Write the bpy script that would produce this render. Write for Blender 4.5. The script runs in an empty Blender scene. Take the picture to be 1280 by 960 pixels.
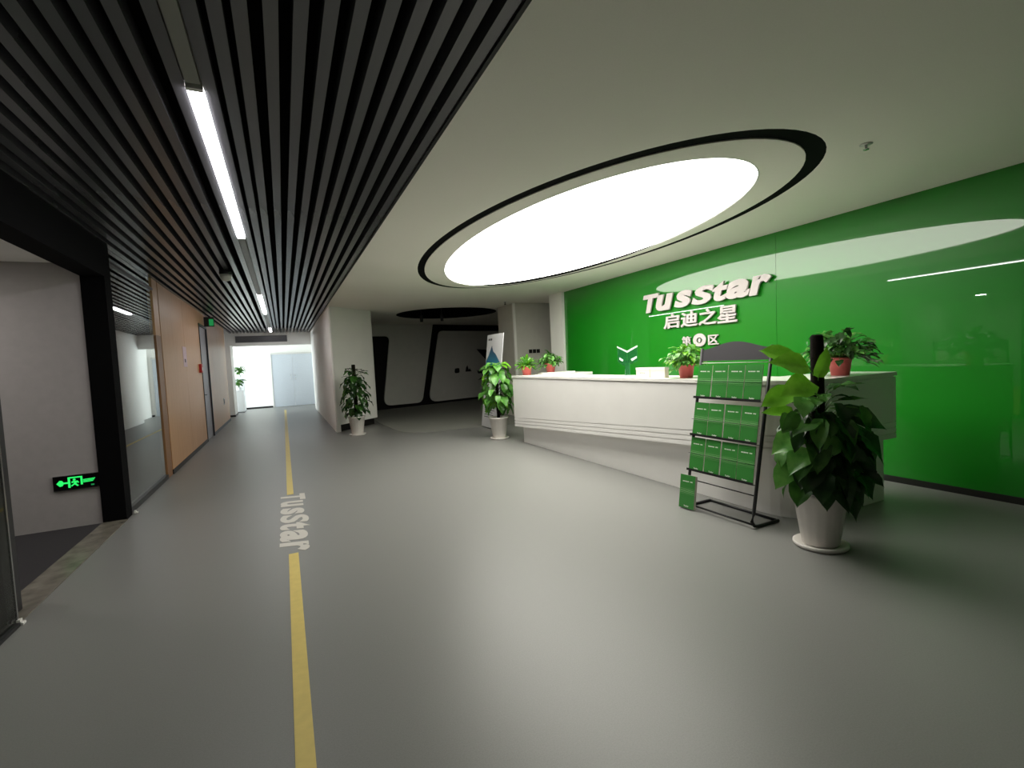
import bpy, bmesh, math, random
from mathutils import Vector, Matrix
C = bpy.context.scene.collection
S = bpy.context.scene
PI = math.pi

# ---------------------------------------------------------------- camera, world, exposure
cam_d = bpy.data.cameras.new('camera')
cam_d.sensor_fit = 'HORIZONTAL'; cam_d.sensor_width = 36.0
cam_d.lens = 600.0 / 1280.0 * 36.0
cam_d.clip_start = 0.05; cam_d.clip_end = 200
cam = bpy.data.objects.new('camera', cam_d); C.objects.link(cam)
def cam_axes(yaw, pitch, roll):
    cy, sy, cp, sp = math.cos(yaw), math.sin(yaw), math.cos(pitch), math.sin(pitch)
    f = Vector((sy*cp, cy*cp, sp)); r = Vector((cy, -sy, 0)); u = r.cross(f)
    return math.cos(roll)*r + math.sin(roll)*u, -math.sin(roll)*r + math.cos(roll)*u, f
_r, _u, _f = cam_axes(math.radians(25.37), math.radians(-2.92), math.radians(-2.94))
_m = Matrix((_r, _u, -_f)).transposed().to_4x4(); _m.translation = Vector((0, 0, 1.45))
cam.matrix_world = _m
S.camera = cam

W = bpy.data.worlds.new('world'); S.world = W; W.use_nodes = True
W.node_tree.nodes['Background'].inputs[0].default_value = (0.75, 0.85, 1.0, 1)
W.node_tree.nodes['Background'].inputs[1].default_value = 0.2
S.view_settings.view_transform = 'Standard'; S.view_settings.look = 'None'
S.view_settings.exposure = 0.0; S.view_settings.gamma = 1.0
S.view_settings.use_curve_mapping = False

PANEL_LIGHT = 7.4       # luminous oval ceiling
LED_LIGHT = 26.0         # linear lamps in the slat ceiling
DAY_LIGHT = 400.0       # daylight at the foyer window (W)

def area(name, loc, rot, sx, sy, power, col=(1, 1, 1)):
    l = bpy.data.lights.new(name, 'AREA'); l.shape = 'RECTANGLE'; l.size = sx; l.size_y = sy
    l.energy = power; l.color = col
    o = bpy.data.objects.new(name, l); C.objects.link(o); o.location = loc; o.rotation_euler = rot
    return o
# daylight falling in through the foyer window
area('window_foyer_offscreen', (-3.75, 20.65, 1.4), (0, -PI/2, 0), 2.0, 1.9, DAY_LIGHT, (0.86, 0.94, 1.0))

# ---------------------------------------------------------------- materials
def lin(h):
    h = h.lstrip('#'); c = [int(h[i:i+2], 16)/255 for i in (0, 2, 4)]
    return [x/12.92 if x <= .04045 else ((x+.055)/1.055)**2.4 for x in c]
M = {}
def mat(name, col, rough=.5, metal=0., noise=None, bump=0., bscale=200., spec=.5, coat=0., coat_rough=.03, stretch=(1, 1, 1), emit=None, alpha=1., trans=0., ior=1.5):
    m = bpy.data.materials.new(name); m.use_nodes = True
    nt = m.node_tree; b = nt.nodes['Principled BSDF']
    c = lin(col) if isinstance(col, str) else col
    b.inputs['Base Color'].default_value = (*c, 1); b.inputs['Roughness'].default_value = rough
    b.inputs['Metallic'].default_value = metal; b.inputs['Specular IOR Level'].default_value = spec
    b.inputs['Coat Weight'].default_value = coat; b.inputs['Coat Roughness'].default_value = coat_rough
    b.inputs['Transmission Weight'].default_value = trans; b.inputs['IOR'].default_value = ior
    b.inputs['Alpha'].default_value = alpha
    if noise or bump:
        tc = nt.nodes.new('ShaderNodeTexCoord'); mp = nt.nodes.new('ShaderNodeMapping')
        mp.inputs['Scale'].default_value = stretch
        nt.links.new(tc.outputs['Object'], mp.inputs['Vector'])
    if noise:
        amt, sc = noise
        n = nt.nodes.new('ShaderNodeTexNoise'); n.inputs['Scale'].default_value = sc; n.inputs['Detail'].default_value = 4
        nt.links.new(mp.outputs[0], n.inputs['Vector'])
        r = nt.nodes.new('ShaderNodeMapRange'); r.inputs['From Min'].default_value = .25; r.inputs['From Max'].default_value = .75
        r.inputs['To Min'].default_value = 1-amt; r.inputs['To Max'].default_value = 1+amt
        nt.links.new(n.outputs['Fac'], r.inputs['Value'])
        v = nt.nodes.new('ShaderNodeVectorMath'); v.operation = 'SCALE'; v.inputs[0].default_value = c
        nt.links.new(r.outputs[0], v.inputs['Scale']); nt.links.new(v.outputs[0], b.inputs['Base Color'])
    if bump:
        n = nt.nodes.new('ShaderNodeTexNoise'); n.inputs['Scale'].default_value = bscale; n.inputs['Detail'].default_value = 3
        nt.links.new(mp.outputs[0], n.inputs['Vector'])
        bp = nt.nodes.new('ShaderNodeBump'); bp.inputs['Strength'].default_value = bump; bp.inputs['Distance'].default_value = .004
        nt.links.new(n.outputs['Fac'], bp.inputs['Height']); nt.links.new(bp.outputs[0], b.inputs['Normal'])
    if emit:
        e, s = emit
        b.inputs['Emission Color'].default_value = (*(lin(e) if isinstance(e, str) else e), 1); b.inputs['Emission Strength'].default_value = s
    M[name] = m
    return m
mat('floor_vinyl', '#7e7e7b', .38, noise=(.10, 170), bump=.08, bscale=400, spec=.42)
mat('carpet_dark', '#3c3a3c', .95, noise=(.2, 300), bump=.3, bscale=300, spec=.1)
mat('exhibit_floor', '#85857f', .8, noise=(.22, 160), bump=.1, spec=.2)
mat('stone_threshold', '#6f6a60', .25, noise=(.35, 9), spec=.5)
mat('white_paint', '#f6f4ef', .75, noise=(.02, 3), spec=.2)
mat('ceiling_paint', '#f8f4ea', .85, noise=(.02, 120), bump=.05, bscale=400, spec=.1)
mat('wall_grey', '#b3aeac', .8, noise=(.04, 14), spec=.2)
mat('wall_olive', '#d2d0c6', .8, noise=(.03, 6), spec=.2)
mat('wall_beige', '#a69c84', .8, noise=(.04, 8), spec=.2)
mat('exhibit_white', '#e3e1db', .7, noise=(.03, 5), spec=.25)
mat('black_paint', '#0d0c0c', .55, spec=.3)
mat('black_gloss', '#0c0b0c', .22, spec=.4)
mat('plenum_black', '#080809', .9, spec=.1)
mat('slat_metal', '#525256', .26, metal=.0, noise=(.06, 2), stretch=(6, .3, 6), spec=.55)
mat('track_grey', '#86857f', .4, spec=.4)
mat('green_glass', '#108414', .4, spec=.3, coat=1., coat_rough=.0)
M['green_glass'].node_tree.nodes['Principled BSDF'].inputs['Coat IOR'].default_value = 1.56
mat('baseboard', '#1b1a19', .45)
mat('sign_white', '#d6cccd', .4, spec=.4)
mat('counter_white', '#edebe8', .3, noise=(.015, 4), spec=.45)
mat('counter_top', '#f3f1ec', .22, spec=.5)
mat('yellow_tape', '#d2bc6a', .5, noise=(.06, 20))
mat('floor_letter', '#c9c5bd', .5)
mat('chrome', '#c8c8ca', .18, metal=1.)
mat('frame_dark', '#232224', .4)
mat('door_grey', '#8d8a90', .45)
mat('door_leaf', '#c3c9d0', .4, noise=(.03, 20))
mat('notice', '#d8bfc6', .6)
mat('alarm_red', '#b3262a', .45)
mat('plastic_white', '#d9d7d2', .4)
mat('vent_grey', '#77777a', .5, metal=.3)
mat('rack_black', '#161618', .4, spec=.4)
mat('rack_board', '#3a373d', .6)
mat('paper', '#e4e0d2', .8)
mat('print_white', '#e3eedd', .6)
mat('pot_white', '#d7d2cc', .4, noise=(.03, 25))
mat('pot_red', '#d0605c', .45, noise=(.06, 20))
mat('soil', '#231a14', .95, noise=(.3, 60), bump=.4, bscale=80)
mat('moss_pole', '#17130f', .95, noise=(.4, 70), bump=.8, bscale=120, spec=.1)
mat('petiole', '#56822f', .5)
mat('acrylic', '#4fae77', .08, trans=.85, spec=.5, ior=1.3)
mat('acrylic_white', '#eefaf1', .2, emit=None)
mat('led', (1, 1, 1), .5, emit=((1, .97, .98), LED_LIGHT))
mat('panel_light', (1, 1, 1), .6, emit=((1, .975, .89), PANEL_LIGHT))
mat('exit_green', (0, 0, 0), .5, emit=('#2bf06a', 1.1))
mat('exit_green_dim', (0, 0, 0), .5, emit=('#2bb060', .5))
mat('banner_white', '#e9e9ec', .5)
mat('shelf_white', '#f0f2f3', .5)
mat('dark_star', '#1c181b', .5)
mat('dome_dark', '#201f20', .15)

def wood(name, c1, c2, rough=.45, coat=.12):
    m = bpy.data.materials.new(name); m.use_nodes = True; nt = m.node_tree; b = nt.nodes['Principled BSDF']
    tc = nt.nodes.new('ShaderNodeTexCoord'); mp = nt.nodes.new('ShaderNodeMapping'); mp.inputs['Scale'].default_value = (14, 14, .7)
    n = nt.nodes.new('ShaderNodeTexNoise'); n.inputs['Scale'].default_value = 2.2; n.inputs['Detail'].default_value = 8; n.inputs['Distortion'].default_value = .6
    cr = nt.nodes.new('ShaderNodeValToRGB'); cr.color_ramp.elements[0].position = .3; cr.color_ramp.elements[1].position = .7
    cr.color_ramp.elements[0].color = (*lin(c1), 1); cr.color_ramp.elements[1].color = (*lin(c2), 1)
    nt.links.new(tc.outputs['Object'], mp.inputs[0]); nt.links.new(mp.outputs[0], n.inputs['Vector']); nt.links.new(n.outputs['Fac'], cr.inputs[0])
    nt.links.new(cr.outputs[0], b.inputs['Base Color']); b.inputs['Roughness'].default_value = rough
    b.inputs['Coat Weight'].default_value = coat; b.inputs['Coat Roughness'].default_value = .3
    M[name] = m
wood('wood_panel', '#bb8a5c', '#c89a6c')
wood('wood_dark', '#7a5232', '#93683f')
wood('wood_yellow', '#a98549', '#b9955a')

def glass(name, tint, boost=1.6):
    # real sheet glass: clear, with a Fresnel reflection (two faces of a pane)
    m = bpy.data.materials.new(name); m.use_nodes = True; nt = m.node_tree; nt.nodes.clear()
    out = nt.nodes.new('ShaderNodeOutputMaterial'); mx = nt.nodes.new('ShaderNodeMixShader')
    tr = nt.nodes.new('ShaderNodeBsdfTransparent'); tr.inputs[0].default_value = (*tint, 1)
    gl = nt.nodes.new('ShaderNodeBsdfGlossy'); gl.inputs['Roughness'].default_value = .015; gl.inputs['Color'].default_value = (.95, .97, .95, 1)
    fr = nt.nodes.new('ShaderNodeFresnel'); fr.inputs[0].default_value = 1.52
    mu = nt.nodes.new('ShaderNodeMath'); mu.operation = 'MULTIPLY'; mu.inputs[1].default_value = boost; mu.use_clamp = True
    nt.links.new(fr.outputs[0], mu.inputs[0]); nt.links.new(mu.outputs[0], mx.inputs[0])
    nt.links.new(tr.outputs[0], mx.inputs[1]); nt.links.new(gl.outputs[0], mx.inputs[2]); nt.links.new(mx.outputs[0], out.inputs[0])
    M[name] = m
glass('pane_glass', (.86, .9, .87), 1.7)
glass('clear_glass', (.95, .97, .96), 1.2)

def leaf_mat(name, c1, c2, vein, rough=.27):
    m = bpy.data.materials.new(name); m.use_nodes = True; nt = m.node_tree; b = nt.nodes['Principled BSDF']
    tc = nt.nodes.new('ShaderNodeTexCoord')
    n = nt.nodes.new('ShaderNodeTexNoise'); n.inputs['Scale'].default_value = 9; n.inputs['Detail'].default_value = 5
    cr = nt.nodes.new('ShaderNodeValToRGB'); cr.color_ramp.elements[0].position = .35; cr.color_ramp.elements[1].position = .68
    cr.color_ramp.elements[0].color = (*lin(c1), 1); cr.color_ramp.elements[1].color = (*lin(c2), 1)
    e = cr.color_ramp.elements.new(.86); e.color = (*lin(vein), 1)
    nt.links.new(tc.outputs['Object'], n.inputs['Vector']); nt.links.new(n.outputs['Fac'], cr.inputs[0]); nt.links.new(cr.outputs[0], b.inputs['Base Color'])
    b.inputs['Roughness'].default_value = rough; b.inputs['Specular IOR Level'].default_value = .5
    b.inputs['Subsurface Weight'].default_value = .0
    # leaves let a little light through
    t = nt.nodes.new('ShaderNodeBsdfTranslucent'); nt.links.new(cr.outputs[0], t.inputs[0])
    mx = nt.nodes.new('ShaderNodeMixShader'); mx.inputs[0].default_value = .25
    nt.links.new(b.outputs[0], mx.inputs[1]); nt.links.new(t.outputs[0], mx.inputs[2])
    nt.links.new(mx.outputs[0], nt.nodes['Material Output'].inputs[0])
    M[name] = m
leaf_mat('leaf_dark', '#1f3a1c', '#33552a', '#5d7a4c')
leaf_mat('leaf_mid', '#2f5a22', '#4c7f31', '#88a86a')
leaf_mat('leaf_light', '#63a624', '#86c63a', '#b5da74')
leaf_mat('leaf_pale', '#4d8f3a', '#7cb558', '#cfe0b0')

def cover_mat():
    m = bpy.data.materials.new('brochure_cover'); m.use_nodes = True; nt = m.node_tree; b = nt.nodes['Principled BSDF']
    tc = nt.nodes.new('ShaderNodeTexCoord'); sp = nt.nodes.new('ShaderNodeSeparateXYZ'); nt.links.new(tc.outputs['Object'], sp.inputs[0])
    # fine pale wave lines printed across the middle of the cover
    w = nt.nodes.new('ShaderNodeTexWave'); w.wave_type = 'BANDS'; w.bands_direction = 'Z'; w.inputs['Scale'].default_value = 26; w.inputs['Distortion'].default_value = 3; w.inputs['Detail Scale'].default_value = .8
    nt.links.new(tc.outputs['Object'], w.inputs['Vector'])
    p = nt.nodes.new('ShaderNodeMath'); p.operation = 'POWER'; p.inputs[1].default_value = 5; nt.links.new(w.outputs['Fac'], p.inputs[0])
    d = nt.nodes.new('ShaderNodeMath'); d.operation = 'SUBTRACT'; d.inputs[1].default_value = .155; nt.links.new(sp.outputs['Z'], d.inputs[0])
    a = nt.nodes.new('ShaderNodeMath'); a.operation = 'ABSOLUTE'; nt.links.new(d.outputs[0], a.inputs[0])
    r = nt.nodes.new('ShaderNodeMapRange'); r.inputs['From Min'].default_value = .008; r.inputs['From Max'].default_value = .035; r.inputs['To Min'].default_value = .9; r.inputs['To Max'].default_value = 0
    nt.links.new(a.outputs[0], r.inputs['Value'])
    mu = nt.nodes.new('ShaderNodeMath'); mu.operation = 'MULTIPLY'; nt.links.new(p.outputs[0], mu.inputs[0]); nt.links.new(r.outputs[0], mu.inputs[1])
    mx = nt.nodes.new('ShaderNodeMix'); mx.data_type = 'RGBA'
    mx.inputs[6].default_value = (*lin('#3f8a3f'), 1); mx.inputs[7].default_value = (*lin('#a9d39b'), 1)
    nt.links.new(mu.outputs[0], mx.inputs[0]); nt.links.new(mx.outputs[2], b.inputs['Base Color'])
    b.inputs['Roughness'].default_value = .22; b.inputs['Specular IOR Level'].default_value = .6
    M['brochure_cover'] = m
cover_mat()

def banner_mat():
    m = bpy.data.materials.new('banner_print'); m.use_nodes = True; nt = m.node_tree; b = nt.nodes['Principled BSDF']
    tc = nt.nodes.new('ShaderNodeTexCoord'); sp = nt.nodes.new('ShaderNodeSeparateXYZ'); nt.links.new(tc.outputs['Object'], sp.inputs[0])
    cr = nt.nodes.new('ShaderNodeValToRGB'); cr.color_ramp.elements[0].position = 0; cr.color_ramp.elements[0].color = (*lin('#3aa39b'), 1)
    cr.color_ramp.elements[1].position = 1; cr.color_ramp.elements[1].color = (*lin('#3d4a63'), 1)
    e = cr.color_ramp.elements.new(.45); e.color = (*lin('#2f83a6'), 1)
    r = nt.nodes.new('ShaderNodeMapRange'); r.inputs['From Min'].default_value = 1.15; r.inputs['From Max'].default_value = 1.75
    nt.links.new(sp.outputs['Z'], r.inputs['Value']); nt.links.new(r.outputs[0], cr.inputs[0]); nt.links.new(cr.outputs[0], b.inputs['Base Color'])
    b.inputs['Roughness'].default_value = .5
    M['banner_print'] = m
banner_mat()

# ---------------------------------------------------------------- mesh helpers
class MB:
    def __init__(s): s.v = []; s.f = []; s.mi = []; s.cur = 0
    def add(s, vs, fs):
        o = len(s.v); s.v += [tuple(v) for v in vs]
        for f in fs: s.f.append(tuple(i+o for i in f)); s.mi.append(s.cur)
        return s
    def box(s, x0, x1, y0, y1, z0, z1):
        return s.add([(x, y, z) for x in (x0, x1) for y in (y0, y1) for z in (z0, z1)],
            [(0, 1, 3, 2), (4, 6, 7, 5), (0, 4, 5, 1), (2, 3, 7, 6), (0, 2, 6, 4), (1, 5, 7, 3)])
    def loft(s, a, b, caps=True):
        n = len(a); fs = [(i, (i+1) % n, n+(i+1) % n, n+i) for i in range(n)]
        if caps: fs += [tuple(range(n-1, -1, -1)), tuple(range(n, 2*n))]
        return s.add(list(a)+list(b), fs)
    def lathe(s, prof, loc=(0, 0, 0), n=24, ribs=0, rib_d=0.):
        vs = []; fs = []; k = len(prof)
        for i in range(n):
            a = 2*PI*i/n; q = 1 + (rib_d*math.cos(ribs*a) if ribs else 0)
            for (r, z) in prof: vs.append((loc[0]+r*q*math.cos(a), loc[1]+r*q*math.sin(a), loc[2]+z))
        for i in range(n):
            j = (i+1) % n
            for t in range(k-1): fs.append((i*k+t, j*k+t, j*k+t+1, i*k+t+1))
        if prof[0][0] > 1e-4: fs.append(tuple(i*k for i in range(n-1, -1, -1)))
        if prof[-1][0] > 1e-4: fs.append(tuple(i*k+k-1 for i in range(n)))
        return s.add(vs, fs)
    def tube(s, pts, r, n=8, r1=None):
        pts = [Vector(p) for p in pts]; rings = []; m = len(pts)
        up = Vector((0, 0, 1))
        for i, p in enumerate(pts):
            t = (pts[min(i+1, m-1)] - pts[max(i-1, 0)]).normalized()
            a = t.cross(up)
            if a.length < .05: a = t.cross(Vector((1, 0, 0)))
            a.normalize(); b = t.cross(a)
            rr = r if r1 is None else r+(r1-r)*i/(m-1)
            rings.append([p+rr*(math.cos(2*PI*k/n)*a+math.sin(2*PI*k/n)*b) for k in range(n)])
        vs = [v for g in rings for v in g]; fs = []
        for i in range(m-1):
            for k in range(n): fs.append((i*n+k, i*n+(k+1) % n, (i+1)*n+(k+1) % n, (i+1)*n+k))
        fs += [tuple(range(n-1, -1, -1)), tuple((m-1)*n+k for k in range(n))]
        return s.add(vs, fs)
    def build(s, name, m, parent=None, smooth=False, bevel=0):
        me = bpy.data.meshes.new(name); me.from_pydata(s.v, [], s.f)
        ms = m if isinstance(m, (list, tuple)) else [m]
        for k in ms: me.materials.append(M[k])
        for p, i in zip(me.polygons, s.mi): p.material_index = i; p.use_smooth = smooth
        bm = bmesh.new(); bm.from_mesh(me); bmesh.ops.recalc_face_normals(bm, faces=bm.faces)
        if bevel: bmesh.ops.bevel(bm, geom=[e for e in bm.edges if len(e.link_faces) == 2 and e.calc_face_angle(0) > .6], offset=bevel, segments=2, affect='EDGES', profile=.5)
        bm.to_mesh(me); bm.free()
        o = bpy.data.objects.new(name, me); C.objects.link(o)
        if parent is not None: o.parent = parent
        return o
def box(name, m, x0, x1, y0, y1, z0, z1, parent=None, bevel=0): return MB().box(x0, x1, y0, y1, z0, z1).build(name, m, parent, bevel=bevel)
def tag(o, label=None, cat=None, group=None, kind=None):
    if label: o['label'] = label
    if cat: o['category'] = cat
    if group: o['group'] = group
    if kind: o['kind'] = kind
    return o
def struct(o, label=None): o['kind'] = 'structure'; (label and o.__setitem__('label', label)); return o
def thing(name, label, cat=None, loc=(0, 0, 0), group=None):
    o = bpy.data.objects.new(name, None); o.empty_display_size = .1; C.objects.link(o); o.location = loc
    return tag(o, label, cat, group)
def flat(name, m, loops, z0, z1, parent=None, xf=None):
    """filled 2D outline(s) (later loops are holes) given a thickness; xf maps (a, b, h) to the world"""
    cu = bpy.data.curves.new(name, 'CURVE'); cu.dimensions = '2D'; cu.fill_mode = 'BOTH'; cu.extrude = .5
    for L in loops:
        sp = cu.splines.new('POLY'); sp.points.add(len(L)-1); sp.use_cyclic_u = True
        for p, q in zip(sp.points, L): p.co = (q[0], q[1], 0, 1)
    return from_curve(name, cu, m, z0, z1, parent, xf)
def from_curve(name, cu, m, z0, z1, parent=None, xf=None):
    t = bpy.data.objects.new('tmp', cu); C.objects.link(t)
    me = bpy.data.meshes.new_from_object(t.evaluated_get(bpy.context.evaluated_depsgraph_get()))
    bpy.data.objects.remove(t); bpy.data.curves.remove(cu)
    me.name = name; me.materials.clear(); me.materials.append(M[m])
    for v in me.vertices:
        a, b, h = v.co; h = z0+(h+.5)*(z1-z0)
        v.co = xf(a, b, h) if xf else (a, b, h)
    bm = bmesh.new(); bm.from_mesh(me); bmesh.ops.remove_doubles(bm, verts=bm.verts, dist=1e-5); bmesh.ops.recalc_face_normals(bm, faces=bm.faces); bm.to_mesh(me); bm.free()
    for p in me.polygons: p.material_index = 0
    o = bpy.data.objects.new(name, me); C.objects.link(o)
    if parent is not None: o.parent = parent
    return o
def glyph(name, ch, m, x0, x1, y0, y1, z0, z1, parent=None, xf=None, bold=.02, shear=0.):
    """one character fitted into the rectangle x0..x1, y0..y1"""
    cu = bpy.data.curves.new(name, 'FONT'); cu.body = ch; cu.fill_mode = 'BOTH'; cu.extrude = .5; cu.offset = bold; cu.shear = shear; cu.resolution_u = 4
    t = bpy.data.objects.new('tmp', cu); C.objects.link(t)
    me = bpy.data.meshes.new_from_object(t.evaluated_get(bpy.context.evaluated_depsgraph_get()))
    bpy.data.objects.remove(t); bpy.data.curves.remove(cu)
    xs = [v.co.x for v in me.vertices]; ys = [v.co.y for v in me.vertices]
    a0, a1, b0, b1 = min(xs), max(xs), min(ys), max(ys)
    me.name = name; me.materials.clear(); me.materials.append(M[m])
    for v in me.vertices:
        a = x0+(v.co.x-a0)/(a1-a0)*(x1-x0); b = y0+(v.co.y-b0)/(b1-b0)*(y1-y0); h = z0+(v.co.z+.5)*(z1-z0)
        v.co = xf(a, b, h) if xf else (a, b, h)
    bm = bmesh.new(); bm.from_mesh(me); bmesh.ops.remove_doubles(bm, verts=bm.verts, dist=1e-6); bmesh.ops.recalc_face_normals(bm, faces=bm.faces); bm.to_mesh(me); bm.free()
    for p in me.polygons: p.material_index = 0
    o = bpy.data.objects.new(name, me); C.objects.link(o)
    if parent is not None: o.parent = parent
    return o
def ellipse(cx, cy, rx, ry, n=96): return [(cx+rx*math.cos(2*PI*i/n), cy+ry*math.sin(2*PI*i/n)) for i in range(n)]
def rounded(pts, radii, seg=6):
    out = []; n = len(pts)
    for i, p in enumerate(pts):
        r = radii[i] if isinstance(radii, (list, tuple)) else radii
        p = Vector(p); a = Vector(pts[i-1]); b = Vector(pts[(i+1) % n])
        if r <= 0: out.append(tuple(p)); continue
        da = (a-p).normalized(); db = (b-p).normalized(); half = da.angle(db)/2; d = r/math.tan(half)
        s = p+da*d; e = p+db*d
        for k in range(seg+1):
            t = k/seg; out.append(tuple((1-t)**2*s+2*t*(1-t)*p+t*t*e))
    return out

def rot_el(rx, ry, cx=0, cy=0, a=.055):
    # the glowing oval sits a few degrees off the ring's axis
    return [(cx+x*math.cos(a)+y*math.sin(a), cy-x*math.sin(a)+y*math.cos(a)) for x, y in ellipse(0, 0, rx, ry)]
# ---------------------------------------------------------------- the setting
CH = 2.85                    # ceiling height
XL, XR, XS = -1.58, 5.58, 0.95   # left wall, green wall, edge of the slat ceiling
YB = -3.5
struct(box('floor', 'floor_vinyl', -4.5, 9.5, YB, 22.2, -.1, 0))
# white hall ceiling with the two openings
RC = (3.225, 5.395)
ceil = struct(flat('ceiling', 'ceiling_paint', [[(XS, YB), (9.5, YB), (9.5, 19.3), (XS, 19.3)], ellipse(*RC, 1.533, 3.334), ellipse(4.3, 13.15, 1.4, 1.45, 48)], CH, CH+.12))
cr_ = MB().box(2.6, 6.0, 11.4, 14.9, CH+.55, CH+.6)
for q in ((2.6, 2.65, 11.4, 14.9), (5.95, 6.0, 11.4, 14.9), (2.65, 5.95, 11.4, 11.45), (2.65, 5.95, 14.85, 14.9)): cr_.box(*q, CH+.12, CH+.55)
struct(cr_.build('ceiling_recess', 'plenum_black'))
struct(flat('trim_added_dark', 'plenum_black', [ellipse(4.3, 13.15, 1.399, 1.449, 48), ellipse(4.3, 13.15, 1.385, 1.435, 48)], CH-.004, CH+.4), 'added black lining hiding the lit edge of the exhibition room ceiling opening')  # added sleeve, black so the opening's white edge catches no light
# black ring round the luminous oval and the white island inside it
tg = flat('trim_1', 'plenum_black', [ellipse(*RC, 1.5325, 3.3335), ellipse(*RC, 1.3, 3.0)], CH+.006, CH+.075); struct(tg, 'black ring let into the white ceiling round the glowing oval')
isl = struct(flat('trim_2', 'ceiling_paint', [ellipse(*RC, 1.433, 3.192), rot_el(1.268, 2.948, 3.30, 5.47)], CH-.004, CH+.0055), 'white oval collar between the black ring and the glowing panel')
lamp = thing('ceiling_light', 'large glowing white oval light panel set in the white ceiling', 'ceiling light', (3.30, 5.47, CH))
flat('diffuser', 'panel_light', [rot_el(1.255, 2.935)], .015, .03, lamp)
flat('rim', 'plastic_white', [rot_el(1.267, 2.947), rot_el(1.255, 2.935)], -.003, .035, lamp)
box('housing', 'plastic_white', -.8, .8, -2.2, 2.2, .03, .07, lamp)

# slat ceiling over the corridor
plen = struct(box('ceiling.001', 'plenum_black', -1.8, XS, YB, 19.3, CH+.16, CH+.2))
pitch, sw = .108, .055
k = 0
slat_me = None
x = XS-.035
xs = []
while x > -1.62:
    if not (-.46 < x < -.15): xs.append(x)
    x -= pitch
xs += [-.361, -.229, -.143]
for x in xs:
    if slat_me is None:
        o = MB().box(-sw/2, sw/2, YB+.01, 19.29, 0, .1).build('slat', 'slat_metal', plen); slat_me = o.data
    else:
        o = bpy.data.objects.new('slat', slat_me); C.objects.link(o); o.parent = plen
    o.location = (x, 0, CH)
struct(box('trim_3', 'black_paint', XS, XS+.02, YB, 19.29, CH-.012, CH+.16), 'black edge strip between slats and white ceiling')
# lamp track with linear lamps
def led(y0, y1, lab):
    t = thing('linear_lamp', lab, 'ceiling lamp', (-.295, y0, CH))
    box('tube', 'led', -.033, .033, 0, y1-y0, -.012, .02, t)
    for e in (-.03, y1-y0): box('end_cap', 'plastic_white', -.036, .036, e, e+.03, -.014, .03, t)
led(2.82, 5.7, 'long glowing linear lamp, the largest in the dark slat ceiling')
led(9.8, 12.97, 'mid-length glowing linear lamp in slat ceiling beyond the dome camera')
led(17.2, 18.7, 'small far linear lamp in slat ceiling just before the air vent')
tr = struct(box('trim_4', 'track_grey', -.335, -.255, YB, 19.29, CH+.021, CH+.06), 'grey lamp track running through the slat ceiling')
for y0, y1 in ((YB+.02, 2.77), (5.75, 9.75), (13.02, 17.15)):
    box('cover_plate', 'track_grey', -.325, -.265, y0, y1, CH-.002, CH+.021, tr)

# green feature wall in two glossy panels plus joint
def gpanel(y0, y1):
    # the glass leans back by a fraction of a degree
    a, b = XR-.018, XR+.020
    return MB().loft([(a, y0, .06), (a+.01, y0, .06), (a+.01, y1, .06), (a, y1, .06)], [(b, y0, CH), (b+.01, y0, CH), (b+.01, y1, CH), (b, y1, CH)]).build('panel', 'green_glass', gw)
gw = struct(box('wall_right', 'black_paint', XR+.038, XR+.2, YB, 8.95, 0, CH))
gpanel(4.0, 8.95)
gpanel(.32, 3.996)
gpanel(YB, .316)
struct(box('baseboard_right', 'baseboard', XR-.028, XR+.012, YB, 8.95, 0, .062))
struct(box('wall_pier', 'white_paint', XR-.05, 6.6, 8.955, 9.48, 0, CH))
struct(box('wall_recess', 'wall_olive', 5.28, 9.5, 10.8, 11.8, 0, CH))
struct(box('wall_recess_side', 'wall_olive', 7.6, 9.5, 8.95, 10.8, 0, CH))
struct(box('trim_5', 'white_paint', 5.24, 5.30, 10.77, 10.83, 0, CH), 'white corner strip')
plate = thing('door_plate', 'tiny black lettered plate on the grey recess wall', 'sign', (5.8, 10.795, 1.63))
for i in range(3): box('plate_mark', 'black_paint', -.16+.11*i, -.07+.11*i, -.012, 0, -.045, .05, plate)

# back of the room (behind the camera) and outer shell
struct(box('wall_back', 'wall_grey', -4.5, XR+.2, YB-.15, YB, 0, CH+.2))

# corridor column and right corridor wall
colf = [(1.0, 11.5), (2.09, 12.5), (2.09, 13.3), (1.25, 13.6), (1.25, 19.3), (1.0, 19.3)]
cm = MB(); fp = [(1.0, 11.5), (1.03, 11.49), (2.05, 12.43), (2.09, 12.5), (2.09, 13.3), (1.25, 13.6), (1.25, 19.3), (1.0, 19.3)]
cm.loft([(a, b, .16) for a, b in fp], [(a, b, CH) for a, b in fp])
struct(cm.build('wall_corridor', 'white_paint'))
fp2 = [(1.10, 11.66), (2.0, 12.5), (2.0, 13.2), (1.2, 13.5), (1.2, 19.28), (1.10, 19.28)]
struct(MB().loft([(a, b, 0) for a, b in fp2], [(a, b, .16) for a, b in fp2]).build('baseboard_corridor', 'baseboard'))
struct(box('trim_6', 'white_paint', 1.0, 1.10, 11.5, 19.3, 0, .16), 'white foot of the corridor wall')
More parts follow.
